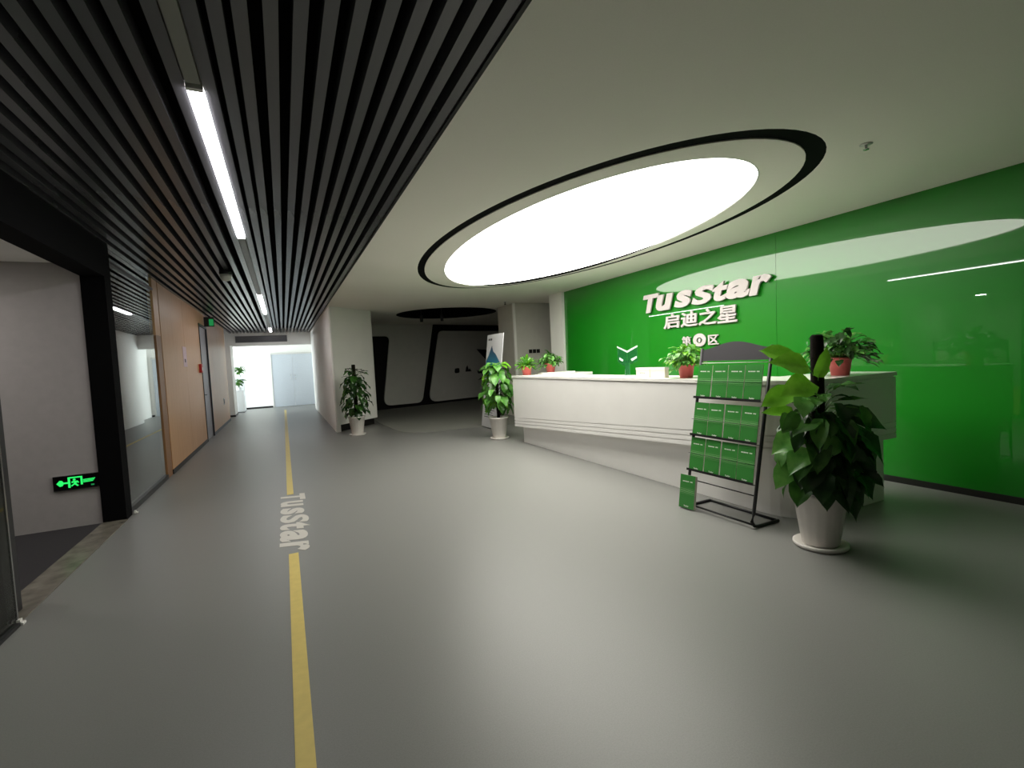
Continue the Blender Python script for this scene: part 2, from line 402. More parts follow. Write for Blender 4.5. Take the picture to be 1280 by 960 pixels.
# exhibition room: black back wall with proud rounded grey panels
EA = Vector((2.948, 16.28)); ET = Vector((.96, .28)); EN = Vector((.28, -.96))
def ex(s, z, h): p = EA+ET*s+EN*h; return (p.x, p.y, z)
def exf(a, b, h): return ex(a, b, h)
ew = struct(MB().loft([ex(-1.5, 0, 0), ex(6.8, 0, 0), ex(6.8, 0, -.2), ex(-1.5, 0, -.2)], [ex(-1.5, CH, 0), ex(6.8, CH, 0), ex(6.8, CH, -.2), ex(-1.5, CH, -.2)]).build('wall_far', 'black_paint'))
flat('panel', 'exhibit_white', [rounded([(-1.5, 2.44), (.36, 2.44), (-.02, .12), (1.46, .1), (2.07, CH-.003), (-1.5, CH-.003)], [0, .16, .26, .26, 0, 0])], 0, .05, ew, exf)
flat('panel', 'exhibit_white', [rounded([(2.32, 2.62), (1.72, .08), (6.7, .08), (6.7, 2.62)], [.2, .3, 0, 0])], 0, .05, ew, exf)
struct(box('wall_exhibit', 'wall_grey', 1.25, 1.45, 13.5, 16.1, 0, CH))
struct(box('wall_exhibit_end', 'wall_grey', 9.35, 9.5, 11.8, 18.2, 0, CH))
# curved-edge exhibition flooring
struct(flat('floor_exhibit', 'exhibit_floor', [rounded([(2.1, 13.4), (2.2, 10.0), (5.2, 9.6), (9.3, 11.9), (9.3, 18.0), (1.5, 15.8)], [0, .9, 0, 0, 0, 0])], .0005, .004))

# left side ---------------------------------------------------------------
# entrance recess: floor, walls, lintel, jamb
struct(box('floor_recess', 'carpet_dark', -4.4, -1.76, YB+.1, 6.16, .0005, .006))
struct(box('trim_7', 'stone_threshold', -1.76, -1.55, 3.2, 6.16, .0005, .008), 'stone threshold strip at the entrance recess')
struct(box('wall_recess_left', 'wall_grey', -4.4, -1.76, 6.18, 6.32, 0, 2.7))
struct(box('wall_outer_left', 'wall_grey', -4.5, -4.4, YB, 22.2, 0, CH+.2))
struct(box('ceiling_recess_left', 'white_paint', -4.4, -1.76, YB, 6.18, 2.62, 2.7))
struct(box('trim_8', 'plenum_black', -1.76, -1.56, YB, 6.16, 2.5, CH), 'black lintel beam above the entrance recess')
struct(box('trim_9', 'plenum_black', -1.755, -1.56, 6.16, 6.36, 0, CH), 'wide black door jamb beside the glass panel')
def downlight(name, lab, loc, power, r=.09):
    t = thing(name, lab, 'downlight', loc)
    MB().lathe([(r, -.006), (r+.02, -.006), (r+.02, 0), (r, 0)], n=24).build('ring', 'plastic_white', t)
    MB().lathe([(.001, -.004), (r, -.004), (r, -.001), (.001, -.001)], n=24).build('lens', 'led', t)
    l = bpy.data.lights.new('downlight_recess_offscreen', 'AREA'); l.shape = 'DISK'; l.size = r*2; l.energy = power; l.color = (1, .95, .92)
    o = bpy.data.objects.new('downlight_recess_offscreen', l); C.objects.link(o); o.location = (0, 0, -.01); o.parent = t
    return t
downlight('downlight', 'round downlight in the ceiling of the grey entrance recess', (-3.2, 5.3, 2.62), 15)
# wood-panelled wall
wl = struct(box('wall_left', 'wood_panel', -1.74, XL-.02, 8.62, 12.24, 0, CH))
for y0, y1 in ((8.62, 10.44), (10.445, 12.24)): box('panel', 'wood_panel', XL-.02, XL, y0, y1, .07, CH-.005, wl)
wl2 = struct(box('wall_left.001', 'wood_panel', -1.74, XL-.02, 13.42, 17.3, 0, CH))
for y0, y1 in ((13.42, 15.3), (15.305, 17.3)): box('panel', 'wood_panel', XL-.02, XL, y0, y1, .07, CH-.005, wl2)
struct(box('wall_left.002', 'wood_panel', -1.74, XL, 12.24, 13.42, 2.58, CH))
struct(box('wall_left.003', 'white_paint', -1.95, -1.75, 17.3, 19.6, 0, CH))
for i, (y0, y1) in enumerate(((8.62, 12.24), (13.42, 17.3))): struct(box('baseboard_left' + ('.001' if i else ''), 'baseboard', XL-.015, XL+.008, y0, y1, 0, .07))
# glass panel in a wood frame
gp = struct(thing('window_1', 'tall reflecting glass panel in a wood frame beside the black jamb'))

box('pane', 'pane_glass', XL-.03, XL-.02, 6.40, 8.3, .06, 2.68, gp)
box('frame', 'wood_dark', XL-.12, XL, 6.362, 6.40, .0, CH, gp)
box('frame', 'wood_dark', XL-.14, XL-.005, 8.3, 8.6, .0, 2.05, gp)
box('frame', 'wood_panel', XL-.14, XL-.005, 8.3, 8.6, 2.055, CH, gp)
box('rail', 'frame_dark', XL-.06, XL+.002, 6.40, 8.3, .0, .06, gp)
box('rail', 'frame_dark', XL-.06, XL+.002, 6.40, 8.3, 2.68, 2.71, gp)
box('transom', 'pane_glass', XL-.03, XL-.02, 6.40, 8.3, 2.71, CH, gp)
# room behind that glass
struct(box('wall_room', 'wall_beige', -2.9, -2.8, 6.32, 9.0, 0, CH))
struct(box('wall_room_end', 'wall_beige', -2.8, -1.75, 8.9, 9.0, 0, CH))
struct(box('ceiling_room', 'wall_beige', -2.8, -1.75, 6.32, 8.9, CH-.05, CH))
struct(box('wall_room_side', 'wall_beige', -2.9, -1.95, 9.0, 19.6, 0, CH))
# corridor door
d2 = struct(thing('door_1', 'grey flush door in a dark frame in the wood wall'))
leaf_ = box('door_leaf', 'door_grey', XL-.06, XL-.02, 12.29, 13.37, .01, 2.53, d2)
for a, b in ((12.24, 12.29), (13.37, 13.42)): box('door_frame', 'frame_dark', XL-.1, XL+.012, a, b, 0, 2.58, d2)
box('door_frame', 'frame_dark', XL-.1, XL+.012, 12.29, 13.37, 2.53, 2.58, d2)
MB().tube([(XL-.02, 12.4, 1.02), (XL+.03, 12.4, 1.02), (XL+.03, 12.52, 1.02)], .01).build('door_handle', 'chrome', leaf_)
struct(box('wall_door_back', 'wall_grey', -1.9, -1.75, 12.1, 13.5, 0, CH))
# near glass partition with chrome edge and floor clips
g2 = struct(thing('window_2', 'clear glass partition with chrome edge beside the threshold')); 
box('pane', 'clear_glass', -1.56, -1.55, .4, 3.86, .02, 2.5, g2)
box('edge_strip', 'chrome', -1.565, -1.545, 3.86, 3.875, 0, 2.5, g2)
box('post', 'frame_dark', -1.75, -1.62, 3.98, 4.12, 0, 2.5, g2)
box('rail', 'frame_dark', -1.58, -1.53, .4, 3.86, 0, .02, g2)
for i, (y, lab) in enumerate(((3.87, 'white glass clip on the floor at the chrome-edged partition'), (6.39, 'white glass clip on the floor at the foot of the black jamb'))):
    cl = thing('floor_clip', lab, 'clip', (-1.535, y, 0))
    box('clip_body', 'plastic_white', -.015, .018, -.02, .02, 0, .018, cl, bevel=.004)
    box('clip_jaw', 'plastic_white', -.015, .002, -.016, .016, .018, .035, cl)
wc = thing('low_cabinet', 'low ochre wood cabinet behind the glass partition', 'cabinet', (-1.95, 3.0, .006))
box('body', 'wood_yellow', -.2, .18, -2.2, 1.32, .05, .56, wc); box('top', 'wood_yellow', -.21, .19, -2.21, 1.33, .56, .59, wc); box('plinth', 'frame_dark', -.18, .15, -2.2, 1.3, 0, .05, wc)
for i in range(4): box('door', 'wood_yellow', .18, .195, -2.18+.87*i, -1.33+.87*i, .07, .55, wc)

# far end: header, pier, foyer
hd = struct(box('wall_header', 'white_paint', -1.95, 1.25, 19.3, 19.6, 2.4, CH+.2))
struct(box('wall_pier_left', 'white_paint', -1.75, -1.55, 18.6, 19.6, 0, 2.4))
struct(box('baseboard_pier', 'baseboard', -1.75, -1.54, 18.59, 19.6, 0, .06))
struct(box('wall_foyer', 'white_paint', -4.4, 2.0, 21.8, 21.95, 0, 2.7))
struct(box('baseboard_foyer', 'baseboard', -3.5, -.46, 21.785, 21.8, 0, .07))
struct(box('baseboard_foyer.001', 'baseboard', 1.19, 1.3, 21.785, 21.8, 0, .07))
struct(box('wall_foyer_right', 'white_paint', 1.3, 1.45, 19.6, 21.8, 0, 2.7))
struct(box('ceiling_foyer', 'white_paint', -3.5, 1.45, 19.6, 21.95, 2.55, 2.7))
struct(box('wall_foyer_side', 'white_paint', -3.6, -1.95, 19.45, 19.6, 0, 2.7))
win = struct(thing('window_3', 'bright foyer window')); 
for a, b, c, d in ((19.6, 19.7, .3, 2.5), (21.6, 21.7, .3, 2.5), (20.62, 20.68, .3, 2.5)): box('frame', 'plastic_white', -3.56, -3.5, a, b, c, d, win)
for c, d in ((.25, .3), (2.5, 2.55)): box('frame', 'plastic_white', -3.56, -3.5, 19.6, 21.7, c, d, win)
for a, b in ((19.7, 20.62), (20.68, 21.6)): box('pane', 'clear_glass', -3.535, -3.53, a, b, .3, 2.5, win)
struct(box('wall_sill', 'white_paint', -3.6, -3.5, 19.6, 21.8, 0, .25))
dd = struct(thing('door_2', 'pale grey double doors at the end of the corridor')); 
dls = [box('door_leaf', 'door_leaf', a, b, 21.75, 21.79, .01, 2.14, dd) for a, b in ((-.40, .37), (.376, 1.14))]
for a, b in ((-.45, -.405), (1.145, 1.19)): box('door_frame', 'plastic_white', a, b, 21.74, 21.8, 0, 2.2, dd)
box('door_frame', 'plastic_white', -.405, 1.145, 21.74, 21.8, 2.145, 2.2, dd)
for a, q_ in zip((.28, .44), dls):
    MB().tube([(a, 21.75, 1.1), (a, 21.70, 1.1), (a, 21.70, 1.3), (a, 21.75, 1.3)], .012).build('door_handle', 'chrome', q_)
vent = thing('air_vent', 'long grey louvred air vent on the header wall', 'vent', (-.61, 19.295, 2.63))
box('vent_back', 'frame_dark', -.8, .8, -.003, 0, -.09, .1, vent)
for z in (-.11, .1): box('vent_frame', 'vent_grey', -.82, .82, -.02, 0, z, z+.02, vent)
for s in (-.82, .8): box('vent_frame', 'vent_grey', s, s+.02, -.02, 0, -.09, .1, vent)
for i in range(7): box('louvre', 'vent_grey', -.8, .8, -.016, -.004, -.083+.026*i, -.083+.026*i+.016, vent)

# ---------------------------------------------------------------- wall lettering
def gx(a, b, h): return (XR-h, -a, b)     # text runs towards -Y on the green wall
sg = thing('wall_sign', 'raised white company lettering on the glossy green wall', 'sign', (0, 0, 0))
LT = [('T', 6.37, 6.0, 2.105, 2.40), ('u', 6.07, 5.69, 2.105, 2.36), ('s', 5.67, 5.31, 2.11, 2.36), ('S', 5.32, 4.90, 2.11, 2.37), ('t', 4.93, 4.67, 2.115, 2.38), ('a', 4.71, 4.33, 2.115, 2.36), ('r', 4.345, 4.02, 2.115, 2.36)]
for ch, ya, yb, za, zb in LT: glyph('letter', ch, 'sign_white', -ya, -yb, za, zb, .012, .045, sg, gx, bold=.045, shear=.22)
for ch, ya, yb in (('启', 5.92, 5.58), ('迪', 5.555, 5.22), ('之', 5.205, 4.875), ('星', 4.865, 4.54)):
    glyph('letter', ch, 'sign_white', -ya, -yb, 1.805, 2.035, .012, .04, sg, gx, bold=.022, shear=.06)
glyph('letter', '第', 'sign_white', -5.55, -5.37, 1.52, 1.665, .012, .03, sg, gx, bold=.015)
glyph('letter', '区', 'sign_white', -5.045, -4.86, 1.515, 1.655, .012, .03, sg, gx, bold=.02)
flat('badge', 'sign_white', [ellipse(-5.205, 1.595, .12, .095, 32), ellipse(-5.205, 1.59, .055, .042, 24)], .012, .03, sg, gx)
flat('badge_core', 'sign_white', [ellipse(-5.205, 1.59, .022, .03, 16)], .012, .03, sg, gx)

# floor stripe and floor lettering
st = tag(box('floor_stripe', 'yellow_tape', -.058, .012, YB+.05, 4.16, .0005, .002), 'wide near length of yellow stripe on the grey floor before the lettering', 'floor stripe', 'yellow floor stripe')
st = tag(box('floor_stripe', 'yellow_tape', -.058, .012, 6.18, 19.8, .0005, .002), 'yellow stripe running on down the corridor beyond the floor lettering', 'floor stripe', 'yellow floor stripe')
fl = thing('floor_lettering', 'pale grey lettering laid across the yellow floor stripe', 'floor sign', (0, 0, 0))
def fx(a, b, h): return (b, -a, h)
FL = [('T', 6.16, 5.86), ('u', 5.86, 5.6), ('s', 5.57, 5.3), ('S', 5.3, 4.98), ('t', 5.0, 4.78), ('a', 4.78, 4.46), ('r', 4.46, 4.18)]
for i, (ch, ya, yb) in enumerate(FL): glyph('letter', ch, 'floor_letter', -ya, -yb, -.125, .10 + (.03 if ch in 'TSt' else 0), .0006, .0025, fl, fx, bold=.04, shear=.2)

# ---------------------------------------------------------------- reception counter
ZT = 1.165
ct = thing('reception_counter', 'long white reception counter with grooved overhang before the green wall', 'counter', (0, 0, 0))
def U(i, y_near=2.40, r=.38):
    """U-shaped footprint, inset by i"""
    x0, x1, y0, y1 = 3.6+i, 4.95-i*.7, y_near+i*.6, 7.58-i
    outer = [(x0, y0), (x1, y0), (x1, y0+.55-i), (x0+.55-i, y0+.55-i), (x0+.55-i, y1-.5), (x1, y1-.5), (x1, y1), (x0, y1)]
    return rounded(outer, [r, .02, 0, 0, 0, 0, .02, .03], 8)
def zb(y): return .28+.29*(7.58-y)/5.18       # the overhang's lower edge climbs towards the near end
def uprism(i, lo, hi): 
    p = U(i); return MB().loft([(a, b, lo(b)) for a, b in p], [(a, b, hi(b)) for a, b in p])
uprism(.11, lambda y: 0, lambda y: zb(y)+.02).build('base', 'counter_white', ct)
bh = .052
for k in range(3):
    uprism(.0+.004*(2-k)*0, lambda y: zb(y)+k*bh+.002, lambda y: zb(y)+(k+1)*bh-.008).build('band', 'counter_white', ct)
uprism(.012, lambda y: zb(y), lambda y: zb(y)+3*bh).build('core', 'counter_white', ct)
uprism(.0, lambda y: zb(y)+3*bh, lambda y: ZT-.045).build('front_panel', 'counter_white', ct)
uprism(.014, lambda y: ZT-.045, lambda y: ZT-.032).build('recess_strip', 'counter_white', ct)
uprism(-.012, lambda y: ZT-.032, lambda y: ZT).build('worktop', 'counter_top', ct)
sl = tag(MB().box(4.12, 4.72, 7.28, 7.57, ZT, ZT+.026).build('shelf_slab', 'counter_top', None, bevel=.004), 'thin white slab lying on the far end of the counter', 'slab')

# ---------------------------------------------------------------- plants
def add_leaf(mb, attach, base, d, up, L, Wd, droop, fold=.25, kind='heart', seg=6):
    """a petiole from attach to base, then a curved, folded blade"""
    attach, base = Vector(attach), Vector(base); d = Vector(d).normalized(); up = Vector(up)
    side = d.cross(up)
    if side.length < .05: side = d.cross(Vector((1, .3, 0)))
    side.normalize(); nrm = side.cross(d).normalized()
    mid = (attach+base)/2+Vector((0, 0, .25*(base-attach).length))
    if (base-attach).length > .01:
        mb.cur = 1; mb.tube([attach, (attach+mid)/2+Vector((0, 0, .02*(base-attach).length)), mid, (mid+base)/2, base], .0035 if L > .12 else .002, 4); mb.cur = 0
    prof = {'heart': [(0, .0), (.04, .62), (.22, 1.), (.45, .92), (.66, .64), (.83, .30), (.93, .08), (1, 0)],
            'strap': [(0, .15), (.1, .5), (.3, .95), (.5, 1.), (.7, .8), (.88, .4), (1, 0)]}[kind]
    vs = []; 
    for t, w in prof:
        ang = droop*t; c = base + d*(L*(math.sin(ang)/droop if abs(droop) > 1e-3 else t)) - nrm*(L*((1-math.cos(ang))/droop if abs(droop) > 1e-3 else 0))
        n2 = nrm*math.cos(ang)+d*math.sin(ang); rip = .10*Wd*math.sin(t*9+L*40)
        ww = Wd/2*w; back = -d*(.12*L*(1-t)*(1 if kind == 'heart' and t < .25 else 0))
        vs += [c+side*ww+n2*(fold*ww+rip*w)+back, c+side*ww*.5+n2*fold*ww*.5+back*.5, c, c-side*ww*.5+n2*fold*ww*.5+back*.5, c-side*ww+n2*(fold*ww-rip*w)+back]
    fs = []
    for i in range(len(prof)-1):
        for k in range(4): fs.append((i*5+k, i*5+k+1, i*5+5+k+1, i*5+5+k))
    mb.add(vs, fs)
def leaf_obj(parent, m, *a, **k):
    mb = MB(); add_leaf(mb, *a, **k)
    me = bpy.data.meshes.new('leaf'); me.from_pydata(mb.v, [], mb.f); me.materials.append(M[m]); me.materials.append(M['petiole'])
    for p, i in zip(me.polygons, mb.mi): p.material_index = i; p.use_smooth = True
    o = bpy.data.objects.new('leaf', me); C.objects.link(o); o.parent = parent
    return o
def white_pot(t, s=1.):
    MB().lathe([(0.001, 0), (.165*s, 0), (.175*s, .012*s), (.175*s, .028*s), (.16*s, .03*s), (.12*s, .016*s), (.001, .016*s)], n=28).build('saucer', 'pot_white', t, True)
    MB().lathe([(.001, .018*s), (.112*s, .018*s), (.118*s, .03*s), (.168*s, .375*s), (.182*s, .38*s), (.184*s, .405*s), (.165*s, .405*s), (.155*s, .36*s), (.001, .36*s)], n=48, ribs=16, rib_d=.018).build('pot', 'pot_white', t, True)
    MB().lathe([(.001, .362*s), (.157*s, .362*s), (.10*s, .378*s), (.001, .385*s)], n=20).build('soil', 'soil', t, True)
def bush(t, seed, z0, z1, rad, n, L, mats, pole_r=.0, droop=(.4, 1.1), aim=None, bulge=.5, clear=None):
    """leaves arranged in a spiral round a central stem from z0 to z1"""
    R = random.Random(seed)
    for i in range(n):
        f = (i+.5)/n; z = z0+(z1-z0)*f; az = i*2.399+R.uniform(-.35, .35)
        if clear and clear(az, f): continue
        env = (.45+.55*math.sin(PI*min(1, (f*.85+.15))**.9)) if bulge else 1
        rr = rad*env*R.uniform(.45, .8)
        o = Vector((math.cos(az), math.sin(az), 0)); a = Vector((o.x*pole_r, o.y*pole_r, z-.05))
        b = Vector((o.x*rr, o.y*rr, z+R.uniform(-.02, .06)))
        dn = R.uniform(-1.5, -.35) if f < .85 else R.uniform(-.4, .5)
        d = Vector((o.x, o.y, dn)); l = L*R.uniform(.7, 1.15)
        leaf_obj(t, R.choice(mats), a, b, d, o*.75+Vector((0, 0, .8)), l, l*R.uniform(.62, .8), R.uniform(*droop))
# tall plant by the brochure rack
bp = thing('potted_pothos', 'tall dark-leaved pothos on black pole in white pot beside brochure rack', 'plant', (3.41, 2.14, 0))
white_pot(bp)
MB().lathe([(.045, .37), (.043, 1.0), (.042, 1.50), (.03, 1.515), (.001, 1.515)], n=16).build('moss_pole', 'moss_pole', bp, True)
_r2 = Vector((.904, -.428, 0)); _f2 = Vector((.428, .904, 0))      # left/right and towards the counter, as the plant faces the hall
def P(r, f, z): return _r2*r+_f2*f+Vector((0, 0, z))
R = random.Random(5)
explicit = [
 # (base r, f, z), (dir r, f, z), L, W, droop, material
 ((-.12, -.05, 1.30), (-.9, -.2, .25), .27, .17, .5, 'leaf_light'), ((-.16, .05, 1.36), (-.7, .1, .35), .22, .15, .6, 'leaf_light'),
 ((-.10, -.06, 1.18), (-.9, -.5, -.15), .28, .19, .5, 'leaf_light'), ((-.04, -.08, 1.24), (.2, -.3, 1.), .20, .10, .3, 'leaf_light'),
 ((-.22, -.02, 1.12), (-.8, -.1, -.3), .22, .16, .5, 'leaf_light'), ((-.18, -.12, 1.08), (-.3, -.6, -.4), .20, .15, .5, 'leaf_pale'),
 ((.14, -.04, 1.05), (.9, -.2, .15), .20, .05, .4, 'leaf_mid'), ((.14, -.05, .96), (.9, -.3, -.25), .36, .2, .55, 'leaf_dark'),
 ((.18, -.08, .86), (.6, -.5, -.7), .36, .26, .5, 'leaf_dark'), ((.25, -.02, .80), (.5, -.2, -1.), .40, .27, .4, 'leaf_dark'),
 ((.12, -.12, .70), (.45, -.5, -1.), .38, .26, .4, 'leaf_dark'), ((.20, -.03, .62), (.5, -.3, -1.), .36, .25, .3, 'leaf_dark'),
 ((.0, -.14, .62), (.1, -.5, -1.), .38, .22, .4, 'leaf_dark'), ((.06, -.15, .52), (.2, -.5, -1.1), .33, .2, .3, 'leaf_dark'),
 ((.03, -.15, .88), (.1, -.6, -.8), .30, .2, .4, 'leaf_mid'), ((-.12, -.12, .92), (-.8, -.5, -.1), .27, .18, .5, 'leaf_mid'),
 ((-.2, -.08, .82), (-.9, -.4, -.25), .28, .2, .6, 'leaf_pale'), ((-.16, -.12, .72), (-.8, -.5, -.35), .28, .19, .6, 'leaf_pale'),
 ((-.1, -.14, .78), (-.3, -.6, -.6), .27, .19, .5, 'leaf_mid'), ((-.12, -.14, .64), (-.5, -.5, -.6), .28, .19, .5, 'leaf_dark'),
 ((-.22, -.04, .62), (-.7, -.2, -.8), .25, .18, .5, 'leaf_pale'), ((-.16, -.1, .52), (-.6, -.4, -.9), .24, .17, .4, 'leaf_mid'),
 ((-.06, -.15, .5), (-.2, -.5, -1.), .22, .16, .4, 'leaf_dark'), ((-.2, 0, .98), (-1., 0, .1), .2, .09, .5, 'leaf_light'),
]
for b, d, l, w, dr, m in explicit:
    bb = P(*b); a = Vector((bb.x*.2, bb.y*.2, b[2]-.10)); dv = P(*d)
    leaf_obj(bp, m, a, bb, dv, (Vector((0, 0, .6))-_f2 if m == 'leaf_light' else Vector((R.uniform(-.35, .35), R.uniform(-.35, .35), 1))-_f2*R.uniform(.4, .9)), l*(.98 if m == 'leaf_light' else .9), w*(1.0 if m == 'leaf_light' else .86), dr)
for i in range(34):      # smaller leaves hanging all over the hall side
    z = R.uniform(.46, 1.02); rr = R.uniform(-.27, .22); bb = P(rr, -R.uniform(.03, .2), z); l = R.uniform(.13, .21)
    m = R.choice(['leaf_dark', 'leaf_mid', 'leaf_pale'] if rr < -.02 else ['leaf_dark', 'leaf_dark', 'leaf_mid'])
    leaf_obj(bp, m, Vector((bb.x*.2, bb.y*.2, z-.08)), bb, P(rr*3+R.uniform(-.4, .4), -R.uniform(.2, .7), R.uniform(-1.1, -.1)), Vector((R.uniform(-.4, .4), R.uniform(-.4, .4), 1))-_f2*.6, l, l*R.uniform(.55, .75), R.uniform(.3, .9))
bush(bp, 31, .46, 1.12, .30, 70, .19, ['leaf_dark', 'leaf_dark', 'leaf_mid'], .04, clear=lambda az, f: math.cos(az-math.atan2(.904, .428)) > .75)
# bright plant at the counter's far end
p2 = thing('potted_pothos', 'bright pale-green pothos in white pot at the far end of the counter', 'plant', (3.54, 8.12, 0))
white_pot(p2)
MB().lathe([(.03, .37), (.028, 1.25), (.001, 1.27)], n=12).build('moss_pole', 'moss_pole', p2, True)
bush(p2, 7, .56, 1.40, .36, 95, .21, ['leaf_pale', 'leaf_mid', 'leaf_pale', 'leaf_light'], .03)
# plant at the corridor column
p3 = thing('potted_pothos', 'dark slender pothos on brown pole in white pot before the white column', 'plant', (1.36, 10.75, 0))
white_pot(p3)
MB().lathe([(.042, .37), (.04, 1.5), (.03, 1.515), (.001, 1.515)], n=12).build('moss_pole', 'moss_pole', p3, True)
bush(p3, 13, .48, 1.40, .36, 84, .19, ['leaf_dark', 'leaf_dark', 'leaf_mid'], .04)
# small plants on the counter
def red_pot_plant(loc, s, seed, lab, mats, n, rad, hgt, L, kind='heart', trail=()):
    t = thing('potted_plant', lab, 'plant', loc)
    MB().lathe([(.001, 0), (.066*s, 0), (.07*s, .004), (.088*s, .135*s), (.098*s, .137*s), (.1*s, .16*s), (.09*s, .16*s), (.084*s, .13*s), (.001, .13*s)], n=24).build('pot', 'pot_red', t, True)
    MB().lathe([(.001, .132*s), (.083*s, .132*s), (.04*s, .142*s), (.001, .144*s)], n=14).build('soil', 'soil', t, True)
    R = random.Random(seed)
    for i in range(n):
        az = i*2.399+R.uniform(-.4, .4); f = math.sqrt((i+.5)/n); o = Vector((math.cos(az), math.sin(az), 0))
        e = (1-f)*PI/2*.95+.12+R.uniform(-.1, .12)
        q = Vector((o.x*math.cos(e)*rad, o.y*math.cos(e)*rad, .14*s+math.sin(e)*hgt))*R.uniform(.72, 1.)
        a = Vector((o.x*.02, o.y*.02, .13*s)); l = L*R.uniform(.75, 1.15)
        if kind == 'strap': q = a+(q-a)*.35
        d = Vector((o.x*math.cos(e), o.y*math.cos(e), (math.sin(e)-.1) if kind == 'strap' else R.uniform(-.5, .4)))
        q.z = max(q.z, .1*s)
        leaf_obj(t, R.choice(mats), a, q, d, Vector((0, 0, 1))+o*.2, l, l*(R.uniform(.2, .28) if kind == 'strap' else R.uniform(.55, .75)), R.uniform(.5, 1.1), kind=kind)
    for (rr, ff, zz) in trail:
        b = P(rr, ff, zz); leaf_obj(t, mats[-1], Vector((b.x*.3, b.y*.3, .14*s)), b, P(rr, ff, -.05), Vector((0, 0, 1)), L, L*.6, .6)
    return t
red_pot_plant((3.84, 7.47, ZT), 1.0, 3, 'feathery light-green plant in red pot on the counter end beside the slab', ['leaf_light', 'leaf_pale'], 120, .17, .26, .17, 'strap')
red_pot_plant((4.30, 7.43, ZT+.026), .98, 4, 'darker green plant in red pot standing on the white slab', ['leaf_mid', 'leaf_mid', 'leaf_pale'], 110, .19, .22, .10, trail=[(-.2, 0, .09), (-.16, -.05, .08)])
red_pot_plant((3.80, 3.75, ZT), .92, 8, 'light-green pothos in red pot on the counter between cards and rack', ['leaf_pale', 'leaf_light', 'leaf_pale'], 140, .18, .25, .085, trail=[(-.22, 0, .22), (-.14, -.05, .1)])
red_pot_plant((4.38, 2.55, ZT), .98, 21, 'spreading green pothos in red pot on the counter behind the pole plant', ['leaf_mid', 'leaf_dark', 'leaf_pale'], 150, .25, .27, .10, trail=[(.22, -.05, .12), (.3, 0, .12), (.28, .05, .3), (.17, -.1, .1)])

# ---------------------------------------------------------------- acrylic award and cards on the counter
aw = thing('acrylic_award', 'green clear acrylic award with a white chevron top', 'award', (3.85, 4.76, ZT))
def ay(a, b, h): q = P(a, h, b); return (q.x, q.y, q.z)
MB().lathe([(.001, 0), (.055, 0), (.055, .012), (.02, .018), (.001, .018)], n=20).build('base', 'acrylic_white', aw, True)
flat('stem', 'acrylic', [[(-.03, .016), (.03, .016), (.022, .2), (-.022, .2)]], -.015, .015, aw, ay)
w1 = flat('wing', 'acrylic', [[(-.005, .3), (-.115, .36), (-.115, .19), (-.04, .13), (-.005, .2)]], -.02, .0, aw, ay)
w2 = flat('wing', 'acrylic', [[(.005, .3), (.125, .36), (.125, .19), (.04, .15), (.005, .2)]], -.02, .0, aw, ay)
flat('chevron', 'acrylic_white', [[(0, .295), (.125, .36), (.13, .38), (0, .318), (-.12, .38), (-.115, .36)]], -.022, .002, aw, ay)
flat('chevron_mark', 'acrylic_white', [[(-.1, .245), (-.05, .21), (-.062, .19), (-.1, .215)]], -.024, -.018, w1, ay)
flat('chevron_mark', 'acrylic_white', [[(.115, .25), (.04, .215), (.055, .19), (.115, .225)]], -.024, -.018, w2, ay)
for (yy, lab, pr) in ((4.335, 'white card box with a line of grey print next to the award', True), (4.09, 'plain white card box next to the red-potted pothos', False)):
    cb = thing('card_box', lab, 'card box', (3.75, yy, ZT))
    cb.rotation_euler = (0, 0, .05)
    box('box', 'paper', -.03, .03, -.104, .104, 0, .09, cb); box('lid', 'counter_top', -.034, .034, -.107, .107, .09, .115, cb)
    if pr:
        for k in range(4): box('print', 'vent_grey', -.0305, -.03, -.04+.022*k, -.025+.022*k, .05, .058, cb)

# ---------------------------------------------------------------- brochure rack
rk = thing('brochure_rack', 'black metal brochure rack with arched header board before the counter', 'rack', (0, 0, 0))
K = .172
YA, YZ = 2.605, 3.30
def rp(y, z, h=0): return Vector((3.29+K*z, y, z)) + Vector((-.985, 0, .17))*h
for y, yt in ((YA, 2.575), (YZ, 3.285)):
    pts = [rp(yt, 1.46), rp((y+yt)/2, .8), rp(y, .12)] + [(3.30-.012+.0, y, .06), (3.315, y, .022), (3.36, y, .012), (3.60, y, .012)]
    MB().tube(pts, .0135, 8).build('side_tube', 'rack_black', rk, True)
MB().tube([(3.595, YA-.01, .012), (3.595, YZ+.01, .012)], .0115, 8).build('rear_bar', 'rack_black', rk, True)
MB().tube([rp(YA, .035), rp(YZ, .035)], .009, 8).build('front_bar', 'rack_black', rk, True)
MB().tube([rp(YA, .26), rp(YZ, .26)], .005, 6).build('wire', 'rack_black', rk, True)
MB().tube([rp(YA, 1.325), rp(YZ, 1.325)], .004, 6).build('wire', 'plastic_white', rk, True)
def rfx(a, b, h): return rp(-a, b, h)
arch = [(-3.27, 1.345), (-2.59, 1.345)] + [(-2.59-.68*i/20, 1.445+.062*math.sin(PI*i/20)**1.6) for i in range(21)]
flat('header_board', 'rack_board', [arch], -.006, .006, rk, rfx)
tiers = [(1.02, 1.155), (.68, .81), (.362, .5)]
